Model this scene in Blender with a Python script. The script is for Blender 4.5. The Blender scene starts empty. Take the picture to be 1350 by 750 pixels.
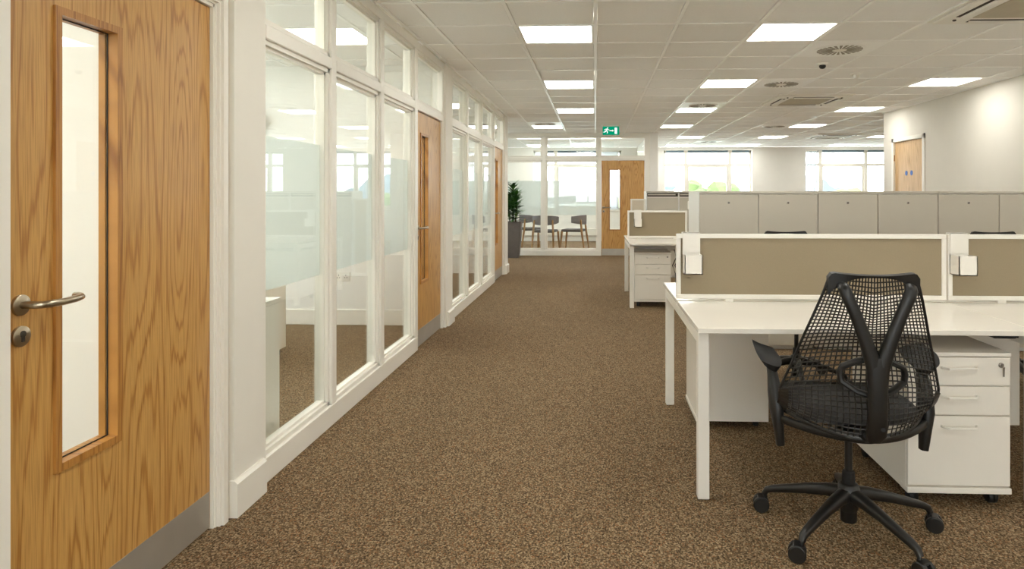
import bpy, bmesh, math, random
from mathutils import Vector, Matrix
random.seed(7)
PI = math.pi
scene = bpy.context.scene
COL = scene.collection

# ---------------------------------------------------------------- camera
F_PX, PX0, PY0, YAW, CAM_H = 876.0, 750.0, 255.2, 0.040, 1.28
cam_data = bpy.data.cameras.new('camera')
cam_data.sensor_fit = 'HORIZONTAL'; cam_data.sensor_width = 36.0
cam_data.lens = F_PX * 36.0 / 1350.0
cam_data.shift_x = (675.0 - PX0) / 1350.0
cam_data.shift_y = (PY0 - 375.0) / 1350.0
cam_data.clip_end = 600
cam = bpy.data.objects.new('camera', cam_data)
cam.location = (0, 0, CAM_H); cam.rotation_euler = (PI/2, 0, YAW)
COL.objects.link(cam); scene.camera = cam

# ---------------------------------------------------------------- world, exposure
LIGHT = 9.8            # radiance of the ceiling panels
world = bpy.data.worlds.new('sky'); scene.world = world; world.use_nodes = True
wn = world.node_tree.nodes; wl = world.node_tree.links
bg = wn['Background']
tc = wn.new('ShaderNodeTexCoord'); sx = wn.new('ShaderNodeSeparateXYZ'); cr = wn.new('ShaderNodeValToRGB')
wl.new(tc.outputs['Generated'], sx.inputs[0]); wl.new(sx.outputs['Z'], cr.inputs[0])
cr.color_ramp.elements[0].position = 0.0; cr.color_ramp.elements[0].color = (0.95, 0.97, 1.0, 1)
cr.color_ramp.elements[1].position = 0.9; cr.color_ramp.elements[1].color = (0.72, 0.84, 1.0, 1)
wl.new(cr.outputs[0], bg.inputs[0]); bg.inputs[1].default_value = 7.0
vs = scene.view_settings
vs.view_transform = 'Standard'; vs.look = 'None'; vs.gamma = 1.0; vs.use_curve_mapping = False
vs.exposure = 0.52
scene.cycles.max_bounces = 12; scene.cycles.diffuse_bounces = 6; scene.cycles.glossy_bounces = 4
scene.cycles.transparent_max_bounces = 32; scene.cycles.transmission_bounces = 8

# ---------------------------------------------------------------- materials
def lin(c):
    c /= 255.0
    return c/12.92 if c <= 0.04045 else ((c+0.055)/1.055)**2.4
def C(r, g, b): return (lin(r), lin(g), lin(b), 1)
MATS = {}
def mat(name):
    m = bpy.data.materials.new(name); m.use_nodes = True; MATS[name] = m
    return m, m.node_tree.nodes, m.node_tree.links, m.node_tree.nodes['Principled BSDF']
def N(nodes, t, **kw):
    n = nodes.new(t)
    for k, v in kw.items(): setattr(n, k, v)
    return n
def simple(name, col, rough=0.5, metal=0.0, var=0.03, scale=6.0, bump=0.0, bscale=200.0, spec=0.5):
    m, nd, lk, b = mat(name)
    co = N(nd, 'ShaderNodeTexCoord'); no = N(nd, 'ShaderNodeTexNoise'); no.inputs['Scale'].default_value = scale
    no.inputs['Detail'].default_value = 4
    lk.new(co.outputs['Object'], no.inputs['Vector'])
    rp = N(nd, 'ShaderNodeValToRGB')
    rp.color_ramp.elements[0].position = 0.3; rp.color_ramp.elements[1].position = 0.7
    rp.color_ramp.elements[0].color = tuple(c*(1-var) for c in col[:3]) + (1,)
    rp.color_ramp.elements[1].color = tuple(min(1, c*(1+var)) for c in col[:3]) + (1,)
    lk.new(no.outputs['Fac'], rp.inputs[0]); lk.new(rp.outputs[0], b.inputs['Base Color'])
    b.inputs['Roughness'].default_value = rough; b.inputs['Metallic'].default_value = metal
    b.inputs['Specular IOR Level'].default_value = spec
    if bump:
        n2 = N(nd, 'ShaderNodeTexNoise'); n2.inputs['Scale'].default_value = bscale
        lk.new(co.outputs['Object'], n2.inputs['Vector'])
        bp = N(nd, 'ShaderNodeBump'); bp.inputs['Strength'].default_value = bump; bp.inputs['Distance'].default_value = 0.002
        lk.new(n2.outputs['Fac'], bp.inputs['Height']); lk.new(bp.outputs[0], b.inputs['Normal'])
    return m
simple('wall', C(236, 232, 222), 0.75, var=0.01, bump=0.05)
simple('wall_cream', C(222, 217, 206), 0.75, var=0.01, bump=0.05)
simple('wall_white', C(238, 236, 230), 0.75, var=0.01)
simple('white_paint', C(240, 236, 226), 0.38, var=0.01)
simple('tile', C(245, 244, 241), 0.9, var=0.015, scale=60, bump=0.25, bscale=260)
simple('grid', C(252, 251, 248), 0.3, var=0.01)
simple('white_laminate', C(241, 236, 226), 0.22, var=0.008)
simple('white_metal', C(238, 234, 225), 0.35, var=0.01)
simple('cabinet_grey', C(201, 194, 180), 0.42, var=0.012)
simple('cabinet_side', C(238, 238, 234), 0.4, var=0.01)  # side lightened to paint in the corridor light falling on it
simple('slot_grey', C(158, 152, 140), 0.8)
simple('dark_gap', C(70, 62, 52), 0.8)
simple('fabric', C(150, 136, 112), 0.95, var=0.05, scale=420, bump=0.35, bscale=700)
simple('fabric_light', C(214, 203, 184), 0.95, var=0.04, scale=300)
simple('black_plastic', C(25, 24, 23), 0.42, var=0.06, scale=40)
simple('black_mesh', C(46, 43, 39), 0.42, var=0.05)
simple('black_soft', C(20, 19, 19), 0.75, var=0.1, scale=80)
simple('base_black', C(29, 27, 25), 0.38, var=0.05)
simple('seat_fabric', C(36, 34, 33), 0.9, var=0.15, scale=300)
simple('steel', C(190, 186, 178), 0.5, metal=0.75, var=0.05)
simple('satin_nickel', C(170, 158, 138), 0.28, metal=1.0, var=0.04)
simple('silver', C(160, 155, 148), 0.35, metal=0.9)
simple('planter_grey', C(98, 92, 88), 0.55, var=0.08, scale=12)
simple('soil', C(50, 40, 30), 0.95)
simple('chair_grey', C(118, 112, 114), 0.9, var=0.06, scale=200)
simple('chair_grey_dark', C(88, 82, 80), 0.9, var=0.06, scale=200)
simple('beech', C(158, 118, 70), 0.5, var=0.1, scale=30)
simple('sign_blue', C(22, 98, 190), 0.4)
simple('sign_green', C(0, 118, 78), 0.4)
simple('sign_white', C(248, 250, 248), 0.4)
simple('bark', C(72, 58, 42), 0.9)
simple('grille', C(190, 180, 158), 0.6, var=0.05)
simple('headrail', C(96, 118, 132), 0.5)
simple('blind', C(228, 230, 232), 0.7)
simple('grass', C(226, 228, 214), 0.95, var=0.2, scale=0.2)  # paled well beyond grass so the ground bounces light onto the ceiling
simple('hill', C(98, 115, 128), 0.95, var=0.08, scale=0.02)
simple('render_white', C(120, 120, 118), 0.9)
simple('cable', C(20, 18, 16), 0.6)
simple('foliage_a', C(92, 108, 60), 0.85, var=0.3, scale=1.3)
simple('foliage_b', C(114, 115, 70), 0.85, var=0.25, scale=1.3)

def leaf_mat():
    m, nd, lk, b = mat('plant_leaf')
    co = N(nd, 'ShaderNodeTexCoord'); no = N(nd, 'ShaderNodeTexNoise'); no.inputs['Scale'].default_value = 9
    lk.new(co.outputs['Object'], no.inputs['Vector'])
    rp = N(nd, 'ShaderNodeValToRGB'); rp.color_ramp.elements[0].position = .35; rp.color_ramp.elements[1].position = .7
    rp.color_ramp.elements[0].color = C(34, 74, 30); rp.color_ramp.elements[1].color = C(92, 142, 62)
    lk.new(no.outputs['Fac'], rp.inputs[0]); lk.new(rp.outputs[0], b.inputs['Base Color'])
    b.inputs['Roughness'].default_value = .4
leaf_mat()

def carpet():
    m, nd, lk, b = mat('carpet')
    co = N(nd, 'ShaderNodeTexCoord')
    n1 = N(nd, 'ShaderNodeTexNoise'); n1.inputs['Scale'].default_value = 145; n1.inputs['Detail'].default_value = 2.0; n1.inputs['Roughness'].default_value = .6
    n2 = N(nd, 'ShaderNodeTexVoronoi'); n2.inputs['Scale'].default_value = 190
    n3 = N(nd, 'ShaderNodeTexNoise'); n3.inputs['Scale'].default_value = 1.1
    mp = N(nd, 'ShaderNodeMapping'); mp.inputs['Scale'].default_value = (1.0, 0.75, 1)
    lk.new(co.outputs['Object'], mp.inputs[0])
    for n in (n1, n2, n3): lk.new(mp.outputs[0], n.inputs['Vector'])
    rp = N(nd, 'ShaderNodeValToRGB'); e = rp.color_ramp.elements
    e[0].position = .33; e[0].color = C(38, 28, 16); e[1].position = .68; e[1].color = C(192, 170, 136)
    a = e.new(.44); a.color = C(90, 73, 51); a = e.new(.56); a.color = C(122, 102, 76)
    lk.new(n1.outputs['Fac'], rp.inputs[0])
    r2 = N(nd, 'ShaderNodeValToRGB'); r2.color_ramp.interpolation = 'CONSTANT'; e = r2.color_ramp.elements
    e[0].position = 0; e[0].color = C(60, 45, 32); e[1].position = .34; e[1].color = C(124, 101, 74)
    a = e.new(.7); a.color = C(150, 100, 62); a = e.new(.78); a.color = C(184, 160, 128)
    sp = N(nd, 'ShaderNodeSeparateColor'); lk.new(n2.outputs['Color'], sp.inputs[0]); lk.new(sp.outputs[0], r2.inputs[0])
    mx = N(nd, 'ShaderNodeMix', data_type='RGBA'); mx.inputs[0].default_value = .5
    lk.new(rp.outputs[0], mx.inputs[6]); lk.new(r2.outputs[0], mx.inputs[7])
    hs = N(nd, 'ShaderNodeHueSaturation'); lk.new(mx.outputs[2], hs.inputs['Color'])
    mr = N(nd, 'ShaderNodeMapRange'); mr.inputs['To Min'].default_value = .9; mr.inputs['To Max'].default_value = 1.1
    lk.new(n3.outputs['Fac'], mr.inputs[0]); lk.new(mr.outputs[0], hs.inputs['Value'])
    lk.new(hs.outputs[0], b.inputs['Base Color'])
    b.inputs['Roughness'].default_value = .95; b.inputs['Specular IOR Level'].default_value = .15
    bp = N(nd, 'ShaderNodeBump'); bp.inputs['Strength'].default_value = .8; bp.inputs['Distance'].default_value = .004
    lk.new(n1.outputs['Fac'], bp.inputs['Height']); lk.new(bp.outputs[0], b.inputs['Normal'])
carpet()

def oak(name, light, mid, dark, rough=.36):
    # local door coordinates: x across, z along the grain
    m, nd, lk, b = mat(name)
    co = N(nd, 'ShaderNodeTexCoord')
    def mapped(sc):
        mp = N(nd, 'ShaderNodeMapping'); mp.inputs['Scale'].default_value = sc
        lk.new(co.outputs['Object'], mp.inputs[0]); return mp.outputs[0]
    big = N(nd, 'ShaderNodeTexNoise'); big.inputs['Scale'].default_value = 1.0; big.inputs['Detail'].default_value = 1.5
    lk.new(mapped((4.6, 1, 0.42)), big.inputs['Vector'])
    ml = N(nd, 'ShaderNodeMath', operation='MULTIPLY'); ml.inputs[1].default_value = 120.0
    lk.new(big.outputs['Fac'], ml.inputs[0])
    fine = N(nd, 'ShaderNodeTexNoise'); fine.inputs['Scale'].default_value = 1; fine.inputs['Detail'].default_value = 3
    lk.new(mapped((70, 1, 1.2)), fine.inputs['Vector'])
    f2 = N(nd, 'ShaderNodeMath', operation='MULTIPLY'); f2.inputs[1].default_value = 7.0; lk.new(fine.outputs['Fac'], f2.inputs[0])
    ad = N(nd, 'ShaderNodeMath', operation='ADD'); lk.new(ml.outputs[0], ad.inputs[0]); lk.new(f2.outputs[0], ad.inputs[1])
    sn = N(nd, 'ShaderNodeMath', operation='SINE'); lk.new(ad.outputs[0], sn.inputs[0])
    mr = N(nd, 'ShaderNodeMapRange'); mr.inputs['From Min'].default_value = -1; lk.new(sn.outputs[0], mr.inputs[0])
    pore = N(nd, 'ShaderNodeTexNoise'); pore.inputs['Scale'].default_value = 1; pore.inputs['Detail'].default_value = 2
    lk.new(mapped((260, 1, 7)), pore.inputs['Vector'])
    rp = N(nd, 'ShaderNodeValToRGB'); e = rp.color_ramp.elements
    e[0].position = 0.0; e[0].color = dark; e[1].position = 1.0; e[1].color = light
    a = e.new(.14); a.color = mid; a = e.new(.42); a.color = light
    lk.new(mr.outputs[0], rp.inputs[0])
    r2 = N(nd, 'ShaderNodeValToRGB'); r2.color_ramp.elements[0].position = .34; r2.color_ramp.elements[1].position = .56
    r2.color_ramp.elements[0].color = (.55, .48, .40, 1); r2.color_ramp.elements[1].color = (1, 1, 1, 1)
    lk.new(pore.outputs['Fac'], r2.inputs[0])
    mx = N(nd, 'ShaderNodeMix', data_type='RGBA', blend_type='MULTIPLY'); mx.inputs[0].default_value = .5
    lk.new(rp.outputs[0], mx.inputs[6]); lk.new(r2.outputs[0], mx.inputs[7])
    lk.new(mx.outputs[2], b.inputs['Base Color'])
    b.inputs['Roughness'].default_value = rough
oak('oak', C(205, 158, 90), C(199, 150, 81), C(176, 124, 60))
oak('oak_dark', C(186, 132, 66), C(176, 122, 58), C(156, 104, 46))
oak('oak_pale', C(214, 178, 128), C(206, 168, 116), C(186, 146, 96))

def glass(name, tint=(.97, .985, .975, 1), f0=.045):
    m = bpy.data.materials.new(name); m.use_nodes = True; MATS[name] = m
    nd, lk = m.node_tree.nodes, m.node_tree.links
    nd.remove(nd['Principled BSDF'])
    lw = N(nd, 'ShaderNodeLayerWeight'); lw.inputs[0].default_value = .5
    pw = N(nd, 'ShaderNodeMath', operation='POWER'); pw.inputs[1].default_value = 5; lk.new(lw.outputs['Facing'], pw.inputs[0])
    mr = N(nd, 'ShaderNodeMapRange'); mr.inputs['To Min'].default_value = f0; lk.new(pw.outputs[0], mr.inputs[0])
    tr = N(nd, 'ShaderNodeBsdfTransparent'); tr.inputs[0].default_value = tint
    gl = N(nd, 'ShaderNodeBsdfGlossy'); gl.inputs['Roughness'].default_value = 0.0
    mx = N(nd, 'ShaderNodeMixShader'); lk.new(mr.outputs[0], mx.inputs[0]); lk.new(tr.outputs[0], mx.inputs[1]); lk.new(gl.outputs[0], mx.inputs[2])
    lk.new(mx.outputs[0], nd['Material Output'].inputs[0])
glass('glass')
def film():
    m = bpy.data.materials.new('film'); m.use_nodes = True; MATS['film'] = m
    nd, lk = m.node_tree.nodes, m.node_tree.links
    nd.remove(nd['Principled BSDF'])
    no = N(nd, 'ShaderNodeTexNoise'); no.inputs['Scale'].default_value = 900
    mr = N(nd, 'ShaderNodeMapRange'); mr.inputs['To Min'].default_value = .70; mr.inputs['To Max'].default_value = .77
    lk.new(no.outputs['Fac'], mr.inputs[0])
    tr = N(nd, 'ShaderNodeBsdfTransparent')
    df = N(nd, 'ShaderNodeBsdfDiffuse'); df.inputs[0].default_value = C(226, 230, 226)
    tl = N(nd, 'ShaderNodeBsdfTranslucent'); tl.inputs[0].default_value = C(228, 233, 230)
    m1 = N(nd, 'ShaderNodeMixShader'); m1.inputs[0].default_value = .55; lk.new(df.outputs[0], m1.inputs[1]); lk.new(tl.outputs[0], m1.inputs[2])
    m2 = N(nd, 'ShaderNodeMixShader'); lk.new(mr.outputs[0], m2.inputs[0]); lk.new(tr.outputs[0], m2.inputs[1]); lk.new(m1.outputs[0], m2.inputs[2])
    lk.new(m2.outputs[0], nd['Material Output'].inputs[0])
film()
def emit(name, col, st):
    m = bpy.data.materials.new(name); m.use_nodes = True; MATS[name] = m
    nd, lk = m.node_tree.nodes, m.node_tree.links
    nd.remove(nd['Principled BSDF'])
    no = N(nd, 'ShaderNodeTexNoise'); no.inputs['Scale'].default_value = 300
    mr = N(nd, 'ShaderNodeMapRange'); mr.inputs['To Min'].default_value = st*.98; mr.inputs['To Max'].default_value = st*1.02
    lk.new(no.outputs['Fac'], mr.inputs[0])
    em = N(nd, 'ShaderNodeEmission'); em.inputs[0].default_value = col; lk.new(mr.outputs[0], em.inputs[1])
    lk.new(em.outputs[0], nd['Material Output'].inputs[0])
emit('lamp', (1.0, .985, .92, 1), LIGHT)
emit('sign_glow', (0.0, .22, .11, 1), 1.0)
emit('sign_glow_white', (.85, .95, .9, 1), 1.0)

# ---------------------------------------------------------------- mesh helpers
class MB:
    def __init__(s): s.bm = bmesh.new()
    def box(s, x0, x1, y0, y1, z0, z1, bev=0.0, seg=2):
        bm = s.bm
        vs_ = [bm.verts.new((x, y, z)) for z in (min(z0,z1), max(z0,z1)) for y in (min(y0,y1), max(y0,y1)) for x in (min(x0,x1), max(x0,x1))]
        q = [(0,2,3,1),(4,5,7,6),(0,1,5,4),(2,6,7,3),(0,4,6,2),(1,3,7,5)]
        fs = [bm.faces.new([vs_[i] for i in f]) for f in q]
        if bev:
            es = list({e for f in fs for e in f.edges})
            bmesh.ops.bevel(bm, geom=es, offset=bev, segments=seg, affect='EDGES', profile=.5)
        return s
    def prism(s, pts, axis, a0, a1):
        # pts: 2D outline; axis 'x','y','z' extruded between a0 and a1
        def P(p, a):
            return {'x': (a, p[0], p[1]), 'y': (p[0], a, p[1]), 'z': (p[0], p[1], a)}[axis]
        A = [s.bm.verts.new(P(p, a0)) for p in pts]; B = [s.bm.verts.new(P(p, a1)) for p in pts]
        n = len(pts)
        s.bm.faces.new(A); s.bm.faces.new(B[::-1])
        for i in range(n): s.bm.faces.new((A[i], B[i], B[(i+1) % n], A[(i+1) % n]))
        return s
    def loft(s, pts, sizes, n=12, up=(0, 0, 1), power=2.6, cap=True):
        # superelliptic section swept along pts; sizes = (width, height) full
        pts = [Vector(p) for p in pts]; rings = []
        for i, p in enumerate(pts):
            t = (pts[min(i+1, len(pts)-1)] - pts[max(i-1, 0)]).normalized()
            side = t.cross(Vector(up))
            if side.length < 1e-4: side = t.cross(Vector((0, 1, 0)))
            side.normalize(); u = side.cross(t).normalized()
            w, h = sizes[i] if isinstance(sizes, list) else sizes
            r = []
            for k in range(n):
                a = 2*PI*k/n; ca, sa = math.cos(a), math.sin(a)
                x = math.copysign(abs(ca)**(2/power), ca)*w/2; y = math.copysign(abs(sa)**(2/power), sa)*h/2
                r.append(s.bm.verts.new(p + side*x + u*y))
            rings.append(r)
        for a, b in zip(rings, rings[1:]):
            for k in range(n): s.bm.faces.new((a[k], a[(k+1) % n], b[(k+1) % n], b[k]))
        if cap: s.bm.faces.new(rings[0][::-1]); s.bm.faces.new(rings[-1])
        return s
    def tube(s, pts, r, n=10, up=(0, 0, 1)): return s.loft(pts, (2*r, 2*r), n, up, 2.0)
    def lathe(s, prof, n=24, origin=(0, 0, 0), axis='z'):
        rings = []
        for r, h in prof:
            ring = []
            for k in range(n):
                a = 2*PI*k/n; c, d = r*math.cos(a), r*math.sin(a)
                v = {'z': (c, d, h), 'x': (h, c, d), 'y': (d, h, c)}[axis]
                ring.append(s.bm.verts.new(Vector(origin) + Vector(v)))
            rings.append(ring)
        for a, b in zip(rings, rings[1:]):
            for k in range(n): s.bm.faces.new((a[k], a[(k+1) % n], b[(k+1) % n], b[k]))
        s.bm.faces.new(rings[0][::-1]); s.bm.faces.new(rings[-1])
        return s
    def build(s, name, m, parent=None, smooth=False, loc=None):
        bmesh.ops.recalc_face_normals(s.bm, faces=s.bm.faces[:])
        me = bpy.data.meshes.new(name); s.bm.to_mesh(me); s.bm.free()
        me.materials.append(MATS[m])
        if smooth:
            for p in me.polygons: p.use_smooth = True
            me.set_sharp_from_angle(angle=math.radians(40))
        o = bpy.data.objects.new(name, me); COL.objects.link(o)
        if parent: o.parent = parent
        if loc: o.location = loc
        return o
def tag(o, label, cat=None, group=None, kind=None):
    if label: o['label'] = label
    if cat: o['category'] = cat
    if group: o['group'] = group
    if kind: o['kind'] = kind
    return o
def thing(name, label, cat, loc=(0, 0, 0), rz=0.0, group=None):
    o = bpy.data.objects.new(name, None); COL.objects.link(o); o.empty_display_size = .1
    o.location = loc; o.rotation_euler = (0, 0, rz)
    return tag(o, label, cat, group)
def structure(name, label=None):
    o = bpy.data.objects.new(name, None); COL.objects.link(o); o.empty_display_size = .1
    o['kind'] = 'structure'
    if label: o['label'] = label
    return o
def dup(root, loc, rz=None, label=None, group=None):
    r = root.copy(); COL.objects.link(r); r.location = loc
    if rz is not None: r.rotation_euler = (0, 0, rz)
    if label: r['label'] = label
    if group: r['group'] = group
    for ch in list(root.children):
        c = ch.copy(); COL.objects.link(c); c.parent = r
        for g in list(ch.children):
            d = g.copy(); COL.objects.link(d); d.parent = c
    return r
def struct_mesh(mb, name, m, label=None):
    o = mb.build(name, m); o['kind'] = 'structure'
    if label: o['label'] = label
    return o

# ---------------------------------------------------------------- dimensions
CZ = 2.528                 # ceiling
XL = -1.45                 # face of the glazed partition along the corridor
XR = 4.47                  # right wall
YB = -3.0                  # wall behind
YE = 13.70                 # glazed end partition
YF = 17.90                 # far wall with windows
ROW0 = 0.11
OFF = -5.2                 # outer wall of the offices
XFAR = 9.3

# ---------------------------------------------------------------- floor
struct_mesh(MB().box(OFF-.2, XFAR+.2, YB-.2, YF+.3, -.15, 0), 'floor', 'carpet', 'brown speckled loop pile carpet')

# ---------------------------------------------------------------- walls
def skirt(mb, x0, x1, y0, y1, h=.13): mb.box(x0, x1, y0, y1, 0, h, .004, 1)
wall_left = struct_mesh(MB()
    .box(-1.58, -1.46, YB, 1.54, 0, CZ).box(-1.58, -1.46, 1.54, 2.54, 2.06, CZ).box(-1.58, -1.46, 2.54, 2.58, 0, CZ)
    .box(-1.58, -1.43, 2.577, 2.82, 0, CZ)
    .box(-1.58, -1.43, 6.30, 6.60, 0, CZ).box(-1.58, -1.43, 10.46, 10.80, 0, CZ), 'wall_left', 'wall', 'white plastered wall and piers along the corridor')
for (x0, x1, y0, y1, h) in ((-1.46, -1.445, 2.535, 2.577, .10), (-1.445, -1.410, 2.565, 2.80, .145), (-1.445, -1.410, 6.36, 6.62, .14), (-1.445, -1.410, 10.50, 10.82, .14), (-1.46, -1.44, YB, 1.47, .13)):
    mb = MB(); c = .012
    mb.prism([(x0, 0), (x1, 0), (x1, h-c), (x1-c, h), (x0, h)], 'y', y0, y1).build('skirting_board', 'white_paint', wall_left)
wall_right = struct_mesh(MB().box(XR, XR+.15, YB, 9.22, 0, CZ).box(XR, XR+.15, 9.22, 10.17, 2.08, CZ).box(XR, XR+.15, 10.17, 10.50, 0, CZ)
    .box(XR+.15, XFAR, 10.35, 10.50, 0, CZ).box(XR+.5, XR+.6, 9.1, 10.3, 0, CZ), 'wall_right', 'wall_cream', 'plain warm white wall of the building core')
MB().box(XR-.015, XR, YB, 9.15, 0, .13, .003, 1).build('skirting_board', 'white_paint', wall_right)
BW = [(-.95, 1.45)]  # unseen window behind the camera, added to let in more daylight
mb = MB().box(OFF, XR+.2, YB-.25, YB, 0, .84).box(OFF, XR+.2, YB-.25, YB, 2.44, CZ)
xs = [OFF] + [v for w in BW for v in w] + [XR+.2]
for a, b in zip(xs[::2], xs[1::2]): mb.box(a, b, YB-.25, YB, .84, 2.44)
struct_mesh(mb, 'wall_back', 'wall')
for i, (x0, x1) in enumerate(BW):
    w = structure('window_%d' % (i+4), 'white framed window behind the camera')
    fr = MB(); y0, y1 = YB-.20, YB-.14
    fr.box(x0, x1, y0, y1, .84, .90).box(x0, x1, y0, y1, 2.38, 2.44).box(x0, x0+.05, y0, y1, .90, 2.38).box(x1-.05, x1, y0, y1, .90, 2.38).box(x0+.05, x1-.05, y0, y1, 2.03, 2.07)
    for m in (x0+.6, x1-.6): fr.box(m-.035, m+.035, y0, y1, .90, 2.38)
    fr.build('window_frame', 'white_paint', w)
    MB().box(x0+.05, x1-.05, YB-.175, YB-.165, .90, 2.38).build('pane', 'glass', w)
struct_mesh(MB().box(XFAR, XFAR+.15, 10.35, YF, 0, CZ), 'wall_far_side', 'wall_white')
OW = [(-1.6, .8), (3.3, 5.7), (7.4, 9.8), (11.2, 13.2), (14.6, 17.0)]  # office windows out of view, added as extra daylight sources
mb = MB().box(OFF-.25, OFF, YB, YF, 0, .84).box(OFF-.25, OFF, YB, YF, 2.44, CZ)
ys = [YB] + [v for w in OW for v in w] + [YF]
for a, b in zip(ys[::2], ys[1::2]): mb.box(OFF-.25, OFF, a, b, .84, 2.44)
wall_office = struct_mesh(mb, 'wall_office_side', 'wall_white')
for i, (y0, y1) in enumerate(OW):
    w = structure('window_%d' % (i+5), 'white framed outer window of the side offices')
    fr = MB(); x0, x1 = OFF-.20, OFF-.14
    fr.box(x0, x1, y0, y1, .84, .90).box(x0, x1, y0, y1, 2.38, 2.44).box(x0, x1, y0, y0+.05, .90, 2.38).box(x0, x1, y1-.05, y1, .90, 2.38).box(x0, x1, y0+.05, y1-.05, 2.03, 2.07)
    for m in (y0+.6, y1-.6): fr.box(x0, x1, m-.035, m+.035, .90, 2.38)
    fr.build('window_frame', 'white_paint', w)
    MB().box(OFF-.175, OFF-.165, y0+.05, y1-.05, .90, 2.38).build('pane', 'glass', w)
# cross walls between the offices
wo = MB().box(OFF, -1.58, 2.62, 2.72, 0, CZ).box(OFF, -1.58, 6.40, 6.52, 0, CZ).box(OFF, -1.58, 10.62, 10.78, 0, CZ)
wall_cross = struct_mesh(wo, 'wall_between_offices', 'wall_white', 'white cross walls seen through the office glazing')
for y in (6.40, 10.62):
    MB().box(OFF, -1.58, y-.018, y, 0, .15, .004, 1).build('skirting_board', 'white_paint', wall_cross)
MB().box(OFF, -1.6, 10.57, 10.62, .38, .53, .005, 1).build('cable_trunking', 'white_paint', wall_cross)
# meeting room side walls
struct_mesh(MB().box(1.12, 1.28, YE-.01, YF, 0, CZ), 'wall_meeting_room', 'wall_white', 'white end of the meeting room wall beside the oak door')

# far wall with three windows
WIN = [(-1.68, .69, (-1.08, .12)), (1.83, 4.18, (2.43, 3.61)), (5.58, 7.90, (6.0, 7.2))]
SILL, WTOP = .84, 2.44
mb = MB().box(OFF, XFAR, YF, YF+.28, 0, SILL).box(OFF, XFAR, YF, YF+.28, WTOP, CZ)
xs = [OFF] + [v for w in WIN for v in w[:2]] + [XFAR]
for a, b in zip(xs[::2], xs[1::2]): mb.box(a, b, YF, YF+.28, SILL, WTOP)
wall_far = struct_mesh(mb, 'wall_far', 'wall_white', 'white far wall between the windows')
MB().box(OFF, XFAR, YF-.06, YF, .15, .34, .006, 1).build('heating_trunking', 'white_paint', wall_far)
for i, (x0, x1, ms) in enumerate(WIN):
    w = structure('window_%d' % (i+1), 'white framed window of six panes with dark blind rail')
    yf0, yf1 = YF+.14, YF+.20
    fr = MB()
    fr.box(x0, x1, yf0, yf1, SILL, SILL+.06).box(x0, x1, yf0, yf1, WTOP-.06, WTOP).box(x0, x0+.05, yf0, yf1, SILL, WTOP).box(x1-.05, x1, yf0, yf1, SILL, WTOP)
    fr.build('window_frame', 'white_paint', w)
    MB().box(x0-.02, x1+.02, YF-.05, yf0, SILL-.03, SILL, .006, 1).build('window_sill', 'white_laminate', w)
    for m in ms: MB().box(m-.042, m+.042, yf0-.03, yf1, SILL+.06, WTOP-.06).build('mullion', 'white_paint', w)
    seg = [x0+.05, ms[0]-.035, ms[0]+.035, ms[1]-.035, ms[1]+.035, x1-.05]
    for k, (a, b) in enumerate(zip(seg[::2], seg[1::2])):
        tz = 2.03 if k != 1 else 2.0
        MB().box(a, b, yf0-.03, yf1, tz-.01, 2.085).build('transom', 'white_paint', w)
        if k == 1:
            MB().box(a, a+.05, yf0+.005, yf1, SILL+.06, tz).box(b-.05, b, yf0+.005, yf1, SILL+.06, tz).box(a, b, yf0+.005, yf1, SILL+.06, SILL+.11).build('casement_frame', 'white_paint', w)
        MB().box(a, b, YF+.165, YF+.175, SILL+.06, tz).build('pane', 'glass', w)
        MB().box(a, b, YF+.165, YF+.175, 2.075, WTOP-.06).build('pane', 'glass', w)
        MB().box(a+.02, b-.02, YF+.09, YF+.13, WTOP-.045, WTOP-.002).build('blind_headrail', 'headrail', w)

# ---------------------------------------------------------------- ceiling
ceil = struct_mesh(MB().box(OFF-.2, XFAR+.2, YB-.2, YF+.3, CZ+.10, CZ+.20), 'ceiling', 'wall', 'suspended ceiling of square off white tiles')
LIGHTS = [(-1, r) for r in (-4, 0, 4, 8, 12, 16)] + [(2, r) for r in (-4, 0, 4, 8, 12, 16, 20)] + [(6, r) for r in (-4, 0, 4, 8, 12, 16, 20, 24, 28)] + \
         [(-2, 20), (3, 24), (3, 28), (10, 20), (10, 24), (10, 28), (13, 22), (13, 27)]
LIGHTS_IN = [(-4, 5), (-4, 8), (-7, 5), (-7, 8), (-4, 12), (-4, 15), (-7, 12), (-7, 15), (-4, 1), (-5, 2), (-5, -1), (-4, -3), (-7, 1), (-7, -3), (-6, 20)]  # includes unseen panels added to brighten the room behind the near door
LIGHTS_MEET = [(-3, 24), (-1, 24), (0, 24), (-3, 28), (-1, 27)]
DIFF = [(3, 9), (3, 12), (2, 15), (-2, 19), (5, 20), (4, 26)]
AC = [(4, 6, 5.5, 7.0), ]
used = set(LIGHTS) | set(LIGHTS_IN) | set(LIGHTS_MEET) | set(DIFF)
def cassette_cells(x0, x1, y0, y1):
    out = set()
    for c in range(-10, 17):
        for r in range(-6, 31):
            if c*.6+.6 > x0+.05 and c*.6 < x1-.05 and ROW0+r*.6+.6 > y0+.05 and ROW0+r*.6 < y1-.05: out.add((c, r))
    return out
CASS = [(2.40, 3.35, 3.96, 4.91), (2.29, 3.24, 8.42, 9.37), (4.62, 5.57, 14.0, 14.95)]
used |= {(4, 6), (4, 7), (3, 14), (4, 14), (7, 23), (8, 23)} & cassette_cells(2.40, 3.35, 3.96, 4.91)
tile_meshes = {}
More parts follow.
